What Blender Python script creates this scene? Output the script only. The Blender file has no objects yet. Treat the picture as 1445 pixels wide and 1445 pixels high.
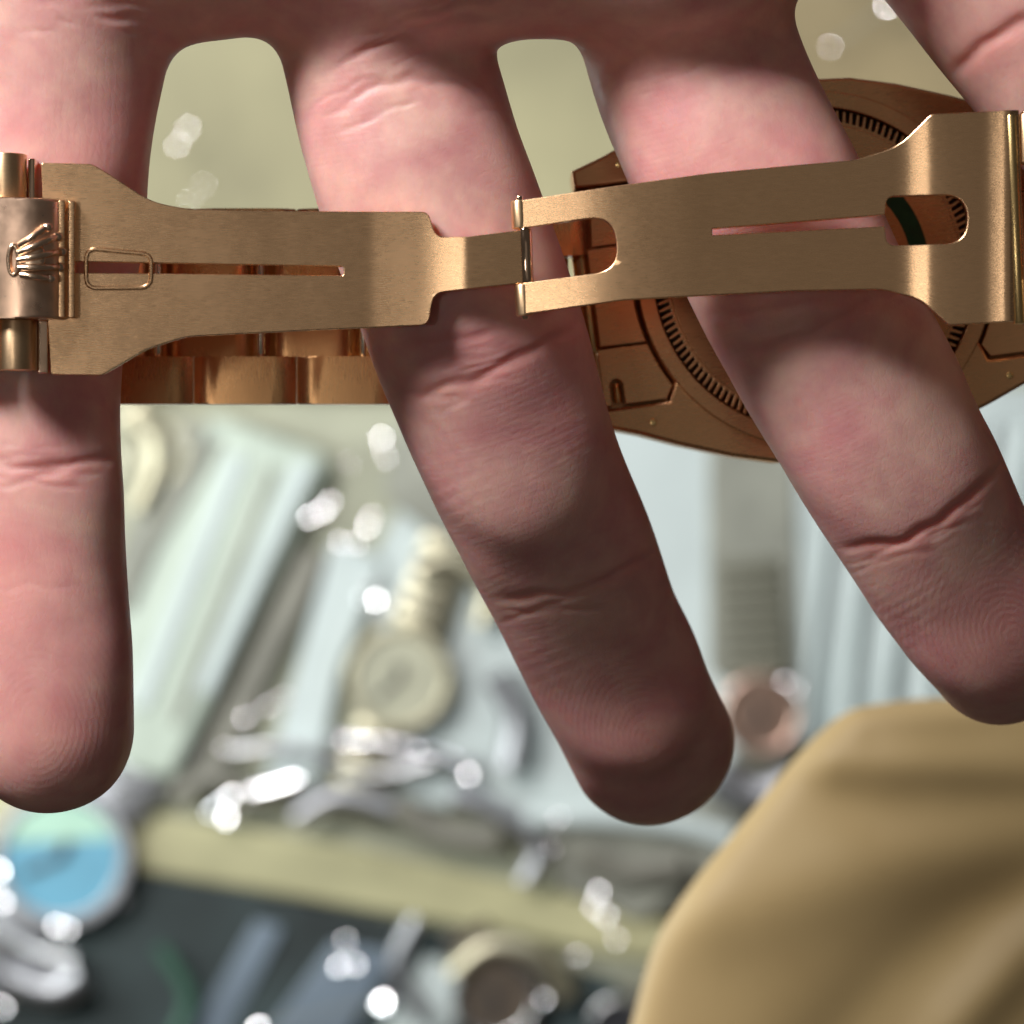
import bpy, bmesh, math, random
import numpy as np
from mathutils import Vector, Matrix

random.seed(4)
RNG = np.random.default_rng(7)
S = 0.001            # everything is written in millimetres and stored in metres
CAM_Z = 250.0        # the lens is 250 mm above the fingers
MMPX = 84.0 / 1445.0 # size of a photo pixel at the finger plane
COL = bpy.context.scene.collection
SC = bpy.context.scene

# ------------------------------------------------------------------ camera
cam_d = bpy.data.cameras.new('camera')
cam_d.sensor_width = 36.0
cam_d.lens = 36.0 * CAM_Z / 84.0
cam_d.clip_start = 0.01
cam_d.clip_end = 20.0
cam_d.dof.use_dof = True
cam_d.dof.focus_distance = 0.246
cam_d.dof.aperture_fstop = 32.0
cam = bpy.data.objects.new('camera', cam_d)
COL.objects.link(cam)
cam.location = (0, 0, CAM_Z * S)
SC.camera = cam

# ------------------------------------------------------------------ light
world = bpy.data.worlds.new('World')
SC.world = world
world.use_nodes = True
bg = world.node_tree.nodes['Background']
bg.inputs['Color'].default_value = (1.0, 0.86, 0.72, 1)
bg.inputs['Strength'].default_value = 0.044

def lamp(name, loc, target, sx, sy, power, color):
    d = bpy.data.lights.new(name, 'AREA')
    d.shape = 'RECTANGLE'
    d.size = sx * S
    d.size_y = sy * S
    d.energy = power
    d.color = color
    o = bpy.data.objects.new(name, d)
    COL.objects.link(o)
    o.location = Vector(loc) * S
    o.rotation_euler = (Vector(target) - Vector(loc)).to_track_quat('-Z', 'Y').to_euler()
    return o

KEY = (-385.0, 465.0, 360.0)
lamp('ceiling_panel_lamp', KEY, (0, 0, 0), 190, 190, 9.2, (1.0, 0.965, 0.935))
lamp('metal_overhead_fill', (30, 30, 650), (30, 30, 0), 380, 380, 0.042, (1.0, 0.90, 0.78))  # unseen fill added overhead so the flat clasp metal reflects brighter
lamp('metal_highlight_fill', (-210, -20, 590), (0, 0, 0), 80, 80, 0.19, (1.0, 0.93, 0.84))  # unseen fill added so the clasp bends show highlights
lamp('case_strip_lamp', (-300, 0, -370), (0, -10, -600), 50, 560, 1.75, (0.93, 1.0, 0.97))
lamp('case_strip_lamp', (20, 380, -370), (0, 20, -600), 560, 50, 0.85, (0.88, 0.96, 1.0))

SC.view_settings.view_transform = 'Standard'
SC.view_settings.look = 'None'
SC.view_settings.exposure = 0.0
SC.view_settings.gamma = 1.0

# ------------------------------------------------------------------ helpers
def U(px, py, z=0.0):
    """photo pixel and height -> point of the place, in mm"""
    k = MMPX * (CAM_Z - z) / CAM_Z
    return ((px - 722.5) * k, (722.5 - py) * k, z)

def UX(px, z=0.0): return U(px, 0, z)[0]
def UY(py, z=0.0): return U(0, py, z)[1]
def UL(n, z=0.0): return n * MMPX * (CAM_Z - z) / CAM_Z

def thing(name, label, cat, loc=(0, 0, 0), rotz=0.0, group=None):
    o = bpy.data.objects.new(name, None)
    COL.objects.link(o)
    o.empty_display_size = 0.005
    o.location = Vector(loc) * S
    o.rotation_euler = (0, 0, rotz)
    o['label'] = label
    o['category'] = cat
    if group: o['group'] = group
    return o

def tag(o, label=None, cat=None, group=None, kind=None):
    if label: o['label'] = label
    if cat: o['category'] = cat
    if group: o['group'] = group
    if kind: o['kind'] = kind
    return o

def finish(bm, name, mat, sharp=35.0):
    """bmesh in mm -> mesh data in m"""
    bmesh.ops.scale(bm, vec=(S, S, S), verts=bm.verts)
    bm.normal_update()
    lim = math.radians(sharp)
    lay = bm.edges.layers.int.get('rim')
    for f in bm.faces: f.smooth = True
    for e in bm.edges:
        if len(e.link_faces) == 2:
            e.smooth = e.calc_face_angle(0.0) < lim and not (lay and e[lay])
    me = bpy.data.meshes.new(name)
    bm.to_mesh(me)
    bm.free()
    if mat: me.materials.append(mat)
    return me

WEIGHTED = {'outer_link', 'centre_link', 'hinge_lip', 'hinge_plate', 'link_end'}
def obj(name, bm, mat, parent=None, loc=(0, 0, 0), rot=(0, 0, 0), sharp=35.0):
    me = bm if isinstance(bm, bpy.types.Mesh) else finish(bm, name, mat, sharp)
    o = bpy.data.objects.new(name, me)
    COL.objects.link(o)
    if parent: o.parent = parent
    o.location = Vector(loc) * S
    o.rotation_euler = rot
    if name in WEIGHTED:
        w = o.modifiers.new('weighted_normals', 'WEIGHTED_NORMAL')
        w.mode = 'FACE_AREA'; w.weight = 80; w.keep_sharp = True
    return o

def rbox(cx, cy, cz, sx, sy, sz, bev=0.2, seg=2, bm=None, rot=None):
    b = bmesh.new()
    bmesh.ops.create_cube(b, size=1.0)
    bmesh.ops.scale(b, vec=(sx, sy, sz), verts=b.verts)
    if bev > 0:
        bmesh.ops.bevel(b, geom=list(b.edges), offset=bev, segments=seg, profile=0.5, affect='EDGES')
    if rot: bmesh.ops.rotate(b, cent=(0, 0, 0), matrix=rot, verts=b.verts)
    bmesh.ops.translate(b, vec=(cx, cy, cz), verts=b.verts)
    return join(bm, b)

def join(bm, b):
    if bm is None: return b
    me = bpy.data.meshes.new('tmp')
    b.to_mesh(me); b.free()
    bm.from_mesh(me)
    bpy.data.meshes.remove(me)
    return bm

def cyl(p, q, r, seg=24, bev=0.0, bm=None, r2=None):
    p, q = Vector(p), Vector(q)
    b = bmesh.new()
    L = (q - p).length
    bmesh.ops.create_cone(b, cap_ends=True, segments=seg, radius1=r, radius2=r if r2 is None else r2, depth=L)
    if bev > 0:
        es = [e for e in b.edges if abs(e.verts[0].co.z - e.verts[1].co.z) < 1e-6]
        bmesh.ops.bevel(b, geom=es, offset=bev, segments=2, profile=0.5, affect='EDGES')
    m = (q - p).to_track_quat('Z', 'Y').to_matrix().to_4x4()
    m.translation = (p + q) / 2
    bmesh.ops.transform(b, matrix=m, verts=b.verts)
    return join(bm, b)

def ball(c, r, scale=(1, 1, 1), seg=20, bm=None, rotz=0):
    b = bmesh.new()
    bmesh.ops.create_uvsphere(b, u_segments=seg, v_segments=seg // 2 + 2, radius=r)
    m = Matrix.Translation(c) @ Matrix.Rotation(rotz, 4, 'Z') @ Matrix.Diagonal((*scale, 1))
    bmesh.ops.transform(b, matrix=m, verts=b.verts)
    return join(bm, b)

def tube(pts, rads, seg=12, bm=None, closed=False, squash=1.0):
    """tube through points; radius per point"""
    b = bmesh.new()
    P = [Vector(p) for p in pts]
    n = len(P)
    rings = []
    for i in range(n):
        a = P[(i - 1) % n] if (closed or i > 0) else P[i]
        c = P[(i + 1) % n] if (closed or i < n - 1) else P[i]
        t = (c - a).normalized()
        up = Vector((0, 0, 1))
        side = t.cross(up)
        if side.length < 1e-4: side = Vector((1, 0, 0))
        side.normalize()
        up2 = side.cross(t).normalized()
        r = rads[i] if hasattr(rads, '__len__') else rads
        rings.append([b.verts.new(P[i] + side * math.cos(k * 2 * math.pi / seg) * r + up2 * math.sin(k * 2 * math.pi / seg) * r * squash) for k in range(seg)])
    m = n if closed else n - 1
    for i in range(m):
        A, B = rings[i], rings[(i + 1) % n]
        for k in range(seg):
            b.faces.new((A[k], A[(k + 1) % seg], B[(k + 1) % seg], B[k]))
    if not closed:
        b.faces.new(list(reversed(rings[0]))); b.faces.new(rings[-1])
    bmesh.ops.recalc_face_normals(b, faces=b.faces)
    return join(bm, b)

def fillet(pts, n=6):
    """pts: (x, y, r) -> rounded closed outline"""
    out = []
    m = len(pts)
    for i in range(m):
        x, y, r = (*pts[i], 0)[:3]
        p = Vector((x, y)); a = Vector(pts[i - 1][:2]); c = Vector(pts[(i + 1) % m][:2])
        if r <= 0:
            out.append((p.x, p.y)); continue
        u = (a - p); v = (c - p)
        lu, lv = u.length, v.length
        u.normalize(); v.normalize()
        ang = u.angle(v)
        if ang > math.pi - 0.02:
            out.append((p.x, p.y)); continue
        d = min(r / math.tan(ang / 2), lu * 0.49, lv * 0.49)
        s, e = p + u * d, p + v * d
        for k in range(n + 1):
            t = k / n
            q = s * (1 - t) ** 2 + p * 2 * t * (1 - t) + e * t ** 2
            # pull the quadratic towards a circle a little
            out.append((q.x, q.y))
    return out

def plate(outer, holes, thick, bev, cuts_x=()):
    """flat plate with holes, its middle at z = 0; bevelled edges; extra cuts so that it can be bent"""
    cu = bpy.data.curves.new('tmp', 'CURVE')
    cu.dimensions = '2D'
    cu.fill_mode = 'BOTH'
    for loop in [outer] + list(holes):
        sp = cu.splines.new('POLY')
        sp.points.add(len(loop) - 1)
        for k, (x, y) in enumerate(loop): sp.points[k].co = (x, y, 0, 1)
        sp.use_cyclic_u = True
    cu.extrude = max(thick / 2 - bev, 0.0)
    cu.bevel_depth = bev
    cu.bevel_resolution = 2
    cu.offset = -bev
    o = bpy.data.objects.new('tmp', cu)
    COL.objects.link(o)
    me = bpy.data.meshes.new_from_object(o)
    bm = bmesh.new()
    bm.from_mesh(me)
    bpy.data.meshes.remove(me)
    bpy.data.objects.remove(o)
    bpy.data.curves.remove(cu)
    bmesh.ops.remove_doubles(bm, verts=bm.verts, dist=0.0005)
    bmesh.ops.recalc_face_normals(bm, faces=bm.faces)
    lay = bm.edges.layers.int.new('rim')
    for e in bm.edges:
        if len(e.link_faces) == 2:
            k = sum(abs(f.normal.z) > 0.999 for f in e.link_faces)
            if k == 1: e[lay] = 1
    for x in cuts_x:
        bmesh.ops.bisect_plane(bm, geom=list(bm.verts) + list(bm.edges) + list(bm.faces), plane_co=(x, 0, 0), plane_no=(1, 0, 0), dist=1e-5)
    return bm

def extrude_profile(prof, y0, y1, bev=0.1):
    """closed (x, z) profile pulled along y"""
    b = bmesh.new()
    A = [b.verts.new((x, y0, z)) for x, z in prof]
    B = [b.verts.new((x, y1, z)) for x, z in prof]
    n = len(prof)
    for k in range(n):
        b.faces.new((A[k], A[(k + 1) % n], B[(k + 1) % n], B[k]))
    fa = b.faces.new(list(reversed(A))); fb = b.faces.new(B)
    if bev > 0:
        es = list(fa.edges) + list(fb.edges)
        bmesh.ops.bevel(b, geom=es, offset=bev, segments=2, profile=0.5, affect='EDGES')
    bmesh.ops.recalc_face_normals(b, faces=b.faces)
    return b

# ------------------------------------------------------------------ materials
class NT:
    def __init__(s, name):
        s.m = bpy.data.materials.new(name)
        s.m.use_nodes = True
        s.t = s.m.node_tree
        s.p = s.t.nodes['Principled BSDF']
        s.tc = s.t.nodes.new('ShaderNodeTexCoord')
    def n(s, kind, **kw):
        o = s.t.nodes.new(kind)
        for k, v in kw.items():
            if k in o.inputs.keys(): o.inputs[k].default_value = v
            else: setattr(o, k, v)
        return o
    def l(s, a, b): s.t.links.new(a, b)
    def mapping(s, scale, rot=(0, 0, 0), src='Object'):
        m = s.n('ShaderNodeMapping')
        m.inputs['Scale'].default_value = scale
        m.inputs['Rotation'].default_value = rot
        s.l(s.tc.outputs[src], m.inputs['Vector'])
        return m.outputs['Vector']
    def noise(s, vec, scale, detail=3, rough=0.5, dist=0.0):
        o = s.n('ShaderNodeTexNoise')
        o.inputs['Scale'].default_value = scale
        o.inputs['Detail'].default_value = detail
        o.inputs['Roughness'].default_value = rough
        o.inputs['Distortion'].default_value = dist
        s.l(vec, o.inputs['Vector'])
        return o.outputs['Fac']
    def ramp(s, fac, stops):
        o = s.n('ShaderNodeValToRGB')
        e = o.color_ramp.elements
        while len(e) < len(stops): e.new(0.5)
        for k, (p, c) in enumerate(stops):
            e[k].position = p
            e[k].color = (*c, 1) if len(c) == 3 else c
        s.l(fac, o.inputs['Fac'])
        return o.outputs['Color']
    def mrange(s, fac, a, b, c, d):
        o = s.n('ShaderNodeMapRange')
        for k, v in zip(('From Min', 'From Max', 'To Min', 'To Max'), (a, b, c, d)): o.inputs[k].default_value = v
        s.l(fac, o.inputs['Value'])
        return o.outputs['Result']
    def math(s, op, a, b=None):
        o = s.n('ShaderNodeMath', operation=op)
        for k, v in enumerate((a, b)):
            if v is None: continue
            if isinstance(v, (int, float)): o.inputs[k].default_value = v
            else: s.l(v, o.inputs[k])
        return o.outputs[0]
    def bump(s, h, dist, strength=1.0, normal=None):
        o = s.n('ShaderNodeBump')
        o.inputs['Distance'].default_value = dist
        o.inputs['Strength'].default_value = strength
        s.l(h, o.inputs['Height'])
        if normal: s.l(normal, o.inputs['Normal'])
        return o.outputs['Normal']

def metal(name, col, rough=0.3, brush=None, aniso=0.0, bump=0.5e-6, scratch=True, spread=0.05):
    """brush: direction of the brushing ('x', 'y' or None for polished)"""
    t = NT(name)
    p = t.p
    p.inputs['Metallic'].default_value = 1.0
    sc = {'x': (900, 15000, 15000), 'y': (15000, 900, 15000), None: (700, 700, 700)}[brush]
    v = t.mapping(sc)
    nz = t.noise(v, 1.0, 4, 0.6)
    big = t.noise(t.mapping((1, 1, 1)), 180, 3, 0.6)
    c2 = tuple(c * 0.86 for c in col)
    t.l(t.ramp(nz, [(0.3, c2), (0.7, col)]), p.inputs['Base Color'])
    r = t.math('ADD', t.mrange(nz, 0.3, 0.7, rough - spread * .5, rough + spread * .5), t.mrange(big, 0.3, 0.7, -0.02, 0.03))
    t.l(r, p.inputs['Roughness'])
    nrm = t.bump(nz, bump, 1.0)
    if brush:
        wav = t.noise(t.mapping((1, 1, 1)), 210, 3, 0.5)
        nrm = t.bump(wav, 1.6e-5, 1.0, nrm)
        st = t.noise(t.mapping((1500, 4200, 4200) if brush == 'x' else (4200, 1500, 4200)), 1.0, 3, 0.6)
        nrm = t.bump(st, 4.0e-6, 1.0, nrm)
    if scratch:
        v2 = t.mapping((900, 6000, 3000), rot=(0, 0, 0.6))
        s2 = t.noise(v2, 1.0, 2, 0.7)
        s3 = t.mrange(s2, 0.68, 0.74, 0.0, 1.0)
        nrm = t.bump(s3, 1.0e-6, 0.5, nrm)
    t.l(nrm, p.inputs['Normal'])
    if aniso:
        p.inputs['Anisotropic'].default_value = aniso
        g = t.n('ShaderNodeCombineXYZ')
        g.inputs[1 if brush == 'x' else 0].default_value = 1.0
        t.l(g.outputs[0], p.inputs['Tangent'])
    return t.m

GOLD = (0.90, 0.60, 0.36)
M = {}
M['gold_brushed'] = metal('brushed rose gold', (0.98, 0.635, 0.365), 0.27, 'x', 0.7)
M['gold_worn'] = metal('worn rose gold', (0.90, 0.63, 0.38), 0.36, 'x', 0.5)
M['gold_yellow'] = metal('yellow gold', (0.92, 0.66, 0.30), 0.25, 'y', 0.3)
M['gold_back'] = metal('satin case gold', (0.80, 0.46, 0.235), 0.28, 'x', 0.2)
M['gold_polished'] = metal('polished rose gold', (0.94, 0.68, 0.50), 0.09, None, 0, bump=0.3e-6, spread=0.03)
M['gold_relief'] = metal('relief rose gold', (0.97, 0.72, 0.53), 0.22, None, 0, bump=0.3e-6, spread=0.03)
M['gold_cover'] = metal('cover rose gold', (0.98, 0.68, 0.50), 0.30, None, 0, bump=0.6e-6, spread=0.08)
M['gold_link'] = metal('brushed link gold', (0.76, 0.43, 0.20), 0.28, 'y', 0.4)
M['steel'] = metal('pale steel', (0.72, 0.72, 0.74), 0.25, None, 0, scratch=False)
M['pin'] = metal('bright pin steel', (0.93, 0.86, 0.70), 0.16, None, 0, scratch=False)
M['steel_dull'] = metal('dull steel', (0.42, 0.42, 0.45), 0.42, None, 0, scratch=False)
M['steel_mirror'] = metal('mirror steel', (0.88, 0.88, 0.92), 0.12, None, 0, bump=0.1e-6, scratch=False, spread=0.01)
M['gold_far'] = metal('pale gold', (0.50, 0.46, 0.34), 0.40, None, 0, scratch=False)
M['rose_far'] = metal('pale rose gold', (0.85, 0.60, 0.50), 0.3, None, 0, scratch=False)

def plain(name, col, rough=0.6, vary=0.12, scale=40, spec=0.5, stretch=(1, 1, 1), bump=0.0, detail=4):
    t = NT(name)
    nz = t.noise(t.mapping(stretch), scale, detail, 0.6)
    a = tuple(max(c * (1 - vary), 0) for c in col)
    b = tuple(min(c * (1 + vary), 1) for c in col)
    t.l(t.ramp(nz, [(0.3, a), (0.7, b)]), t.p.inputs['Base Color'])
    t.p.inputs['Roughness'].default_value = rough
    t.p.inputs['Specular IOR Level'].default_value = spec
    if bump: t.l(t.bump(nz, bump), t.p.inputs['Normal'])
    return t.m

M['green'] = plain('green seal film', (0.015, 0.12, 0.045), 0.4, 0.2, 800)
M['groove'] = plain('groove shade metal', (0.16, 0.085, 0.035), 0.45)  # darkened colour puts in the shade between the teeth
M['dark'] = plain('dark recess', (0.02, 0.012, 0.008), 0.6)

def skin_material():
    t = NT('skin')
    p = t.p
    obj_v = t.mapping((1, 1, 1))
    n1 = t.noise(obj_v, 130, 4, 0.6, 0.5)
    n2 = t.noise(obj_v, 420, 4, 0.6)
    n3 = t.noise(obj_v, 2600, 3, 0.6)
    base = t.ramp(n1, [(0.30, (0.72, 0.47, 0.405)), (0.50, (0.65, 0.365, 0.34)), (0.70, (0.60, 0.28, 0.285))])
    fine = t.ramp(n2, [(0.3, (0.93, 0.90, 0.90)), (0.7, (1.05, 1.05, 1.03))])
    mx = t.n('ShaderNodeMix', data_type='RGBA', blend_type='MULTIPLY')
    mx.inputs[0].default_value = 1.0
    t.l(base, mx.inputs[6]); t.l(fine, mx.inputs[7])
    # real pigment: redder in the creases and on the finger pads
    at = t.n('ShaderNodeAttribute'); at.attribute_name = 'flush'
    m2 = t.n('ShaderNodeMix', data_type='RGBA', blend_type='MIX')
    t.l(at.outputs['Fac'], m2.inputs[0])
    t.l(mx.outputs[2], m2.inputs[6])
    m2.inputs[7].default_value = (0.60, 0.23, 0.21, 1)
    t.l(m2.outputs[2], p.inputs['Base Color'])
    p.inputs['Subsurface Weight'].default_value = 0.85
    p.inputs['Subsurface Radius'].default_value = (1.0, 0.32, 0.16)
    p.inputs['Subsurface Scale'].default_value = 0.0021
    p.inputs['Specular IOR Level'].default_value = 0.42
    t.l(t.mrange(n2, 0.3, 0.7, 0.40, 0.58), p.inputs['Roughness'])
    # friction ridges
    def ridge(name):
        a = t.n('ShaderNodeAttribute'); a.attribute_name = name
        w = t.math('ADD', a.outputs['Fac'], t.mrange(t.noise(obj_v, 300, 2), 0, 1, -2.6, 2.6))
        return t.math('SINE', w)
    r1 = ridge('ridge_a'); r2 = ridge('ridge_b')
    mk = t.n('ShaderNodeAttribute'); mk.attribute_name = 'ridge_mix'
    mm = t.n('ShaderNodeMix', data_type='FLOAT')
    t.l(mk.outputs['Fac'], mm.inputs[0]); t.l(r1, mm.inputs[2]); t.l(r2, mm.inputs[3])
    amp = t.mrange(t.noise(obj_v, 130, 2), 0.35, 0.65, 0.25, 1.0)
    h = t.math('MULTIPLY', t.math('MULTIPLY', mm.outputs[0], amp), t.mrange(mk.outputs['Fac'], 0, 1, 0.5, 1.0))
    # crosshatch cells on the sides of the fingers
    vo = t.n('ShaderNodeTexVoronoi', feature='DISTANCE_TO_EDGE')
    vo.inputs['Scale'].default_value = 1.0
    t.l(t.mapping((1700, 900, 900), rot=(0, 0, 0.45)), vo.inputs['Vector'])
    cell = t.mrange(vo.outputs['Distance'], 0.0, 0.15, 0.0, 1.0)
    nrm = t.bump(h, 4.8e-6, 0.8)
    nrm = t.bump(cell, 0.9e-5, 0.5, nrm)
    nrm = t.bump(n3, 1.5e-5, 0.6, nrm)
    nrm = t.bump(n2, 0.28e-4, 0.5, nrm)
    t.l(nrm, p.inputs['Normal'])
    return t.m
M['skin'] = skin_material()

# ------------------------------------------------------------------ the hand: one smooth surface grown from a distance field
def nodes_of(rows):
    out = []
    for px, py, r, z in rows:
        x, y, _ = U(px, py, z)
        out.append((x, y, z, UL(r, z)))
    P = np.array(out, dtype=np.float32)
    if len(rows) < 6: return P
    # pass a smooth spline through the joints
    R = []
    n = len(P)
    for i in range(n - 1):
        p0, p1, p2, p3 = P[max(i - 1, 0)], P[i], P[i + 1], P[min(i + 2, n - 1)]
        for t in (0.0, 0.5):
            R.append(0.5 * ((2 * p1) + (p2 - p0) * t + (2 * p0 - 5 * p1 + 4 * p2 - p3) * t * t + (3 * p1 - p0 - 3 * p2 + p3) * t ** 3))
    R.append(P[-1])
    return np.array(R, dtype=np.float32)

F1 = nodes_of([(110, -200, 150, 3), (96, 40, 148, 1.5), (84, 190, 128, 1.0), (64, 320, 142, 0.8), (46, 470, 129, 0.6), (46, 620, 124, 0.6), (50, 760, 126, 0.8), (60, 900, 125, 1.0), (68, 1028, 121, 0.4)])
F2 = nodes_of([(500, -150, 150, 3), (545, 70, 148, 0.0), (584, 220, 151, 0.4), (628, 345, 152, 0.6), (672, 470, 152, 0.3), (735, 650, 137, -3.0), (795, 780, 131, -7.8), (846, 900, 121, -13.4), (922, 1057, 116, -21.5)])  # outer half bent back so it darkens like a cast shadow
F3 = nodes_of([(930, -150, 155, 3), (975, 70, 150, 0.4), (1037, 220, 153, 1.0), (1085, 310, 152, 1.2), (1146, 440, 147, 1.2), (1222, 580, 142, -0.2), (1290, 700, 137, -2.4), (1352, 810, 126, -5.4), (1422, 908, 118, -9.0)])  # bent back less, shaped for a half-dark tip
F4 = nodes_of([(1230, -240, 140, 2), (1352, -80, 128, 1), (1482, 85, 129, 0), (1600, 235, 120, -2), (1700, 360, 112, -5)])
PALM = nodes_of([(-60, -170, 160, 1.0), (250, -132, 178, 3.4), (620, -128, 180, 6.4), (950, -130, 186, 6.4), (1240, -290, 180, 5.0)])  # heaped high to darken the band across the finger bases
PALM2 = nodes_of([(-60, -500, 330, -1), (600, -560, 360, -2), (1250, -560, 330, -2)])
FLAT = 0.86

def chain(P, nodes, flat=FLAT, k=1.2):
    d = None
    for a, b in zip(nodes[:-1], nodes[1:]):
        ax, ay, az, ra = a
        bx, by, bz, rb = b
        dx, dy, dz = bx - ax, by - ay, (bz - az) / flat
        L2 = dx * dx + dy * dy + dz * dz
        qx, qy, qz = P[0] - ax, P[1] - ay, (P[2] - az) / flat
        t = np.clip((qx * dx + qy * dy + qz * dz) / L2, 0, 1)
        qx = qx - t * dx; qy = qy - t * dy; qz = qz - t * dz
        e = np.sqrt(qx * qx + qy * qy + qz * qz) - (ra + t * (rb - ra))
        d = e if d is None else smin(d, e, k)
    return d

MX0, MY0, MH, MNX, MNY = -58.0, -34.0, 0.3, 430, 390
class Sweep:
    """a limb swept along a smooth axis: maps of squared distance, radius and height over the xy plane"""
    def __init__(s, nodes):
        n = len(nodes)
        fine = []
        for i in range(n - 1):
            p0, p1, p2, p3 = nodes[max(i - 1, 0)], nodes[i], nodes[i + 1], nodes[min(i + 2, n - 1)]
            for t in np.arange(0, 1, 0.2):
                fine.append(0.5 * ((2 * p1) + (p2 - p0) * t + (2 * p0 - 5 * p1 + 4 * p2 - p3) * t * t + (3 * p1 - p0 - 3 * p2 + p3) * t ** 3))
        fine.append(nodes[-1])
        F = np.array(fine, dtype=np.float64)
        # relax kinks of height and radius
        for _ in range(12):
            F[1:-1, 2:] = 0.5 * F[1:-1, 2:] + 0.25 * (F[:-2, 2:] + F[2:, 2:])
        for _ in range(4):
            F[1:-1, :2] = 0.5 * F[1:-1, :2] + 0.25 * (F[:-2, :2] + F[2:, :2])
        X, Y = np.meshgrid(MX0 + MH * np.arange(MNX), MY0 + MH * np.arange(MNY), indexing='ij')
        best = np.full(X.shape, 1e18); R = np.zeros(X.shape); Z = np.zeros(X.shape)
        for q, (a, b) in enumerate(zip(F[:-1], F[1:])):
            dx, dy = b[0] - a[0], b[1] - a[1]
            raw = ((X - a[0]) * dx + (Y - a[1]) * dy) / (dx * dx + dy * dy)
            t = np.clip(raw, 0, 1)
            d2 = (X - a[0] - t * dx) ** 2 + (Y - a[1] - t * dy) ** 2
            m = d2 < best
            best[m] = d2[m]
            R[m] = (a[3] + t * (b[3] - a[3]))[m]; Z[m] = (a[2] + t * (b[2] - a[2]))[m]
            if q == len(F) - 2:      # the height runs on past the end so that the tip has no fold
                sl = (F[-1][2] - F[-5][2]) / 4
                Z[m] += (sl * np.maximum(raw - 1, 0))[m]
        s.maps = np.stack([best, R, Z], axis=-1)
    def look(s, x, y):
        u = np.clip((x - MX0) / MH, 0, MNX - 1.001); v = np.clip((y - MY0) / MH, 0, MNY - 1.001)
        i = u.astype(np.int64); j = v.astype(np.int64)
        fu = (u - i)[..., None]; fv = (v - j)[..., None]
        m = s.maps
        return (m[i, j] * (1 - fu) + m[i + 1, j] * fu) * (1 - fv) + (m[i, j + 1] * (1 - fu) + m[i + 1, j + 1] * fu) * fv
    def dist(s, P, flat=FLAT):
        if P[0].ndim == 3:
            q = s.look(P[0][:, :, 0], P[1][:, :, 0])[:, :, None, :]
        else:
            q = s.look(P[0], P[1])
        return np.sqrt(q[..., 0] + ((P[2] - q[..., 2]) / flat) ** 2) - q[..., 1]

def smin(a, b, k):
    h = np.clip(0.5 + 0.5 * (b - a) / k, 0, 1)
    return b + (a - b) * h - k * h * (1 - h)

def blob(P, px, py, z, r, sx=1.0, sy=1.0, sz=0.6, rot=0.0):
    x, y, _ = U(px, py, z)
    c, s = math.cos(rot), math.sin(rot)
    qx, qy, qz = P[0] - x, P[1] - y, P[2] - z
    u = (qx * c + qy * s) / sx; v = (-qx * s + qy * c) / sy; w = qz / sz
    return (np.sqrt(u * u + v * v + w * w) - UL(r, z)) * min(sx, sy, sz)

SW = [Sweep(f) for f in (F1, F2, F3, F4)]
def field(P):
    f1, f2, f3, f4 = (w.dist(P) for w in SW)
    # fleshy pads between the joints
    f2 = smin(f2, blob(P, 585, 225, 4.2, 100, 1.0, 1.15, 0.42, math.radians(20)), 2.5)
    f2 = smin(f2, blob(P, 715, 600, 0.6, 90, 1.0, 1.6, 0.42, math.radians(20)), 2.5)
    f2 = smin(f2, blob(P, 893, 985, -14.8, 62, 1.0, 1.45, 0.5, math.radians(20)), 3.2)
    f3 = smin(f3, blob(P, 1030, 190, 4.6, 104, 1.0, 1.1, 0.42, math.radians(25)), 2.5)
    f3 = smin(f3, blob(P, 1225, 560, 2.2, 98, 1.0, 1.4, 0.42, math.radians(28)), 2.5)
    f3 = smin(f3, blob(P, 1390, 868, -5.4, 66, 1.0, 1.35, 0.5, math.radians(30)), 3.2)
    f1 = smin(f1, blob(P, 84, 180, 4.6, 92, 1.0, 1.3, 0.42, 0), 2.5)
    f1 = smin(f1, blob(P, 55, 690, 3.2, 84, 1.0, 0.9, 0.42, 0), 2.5)
    f1 = smin(f1, blob(P, 66, 960, 3.6, 86, 1.0, 1.5, 0.45, 0), 2.5)
    pm = smin(chain(P, PALM, 0.86, 3.0), chain(P, PALM2, 0.6, 6.0), 6.0)
    d = smin(smin(f1, f3, 0.01), smin(f2, f4, 0.01), 0.01)
    return smin(d, pm, 3.1)

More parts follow.
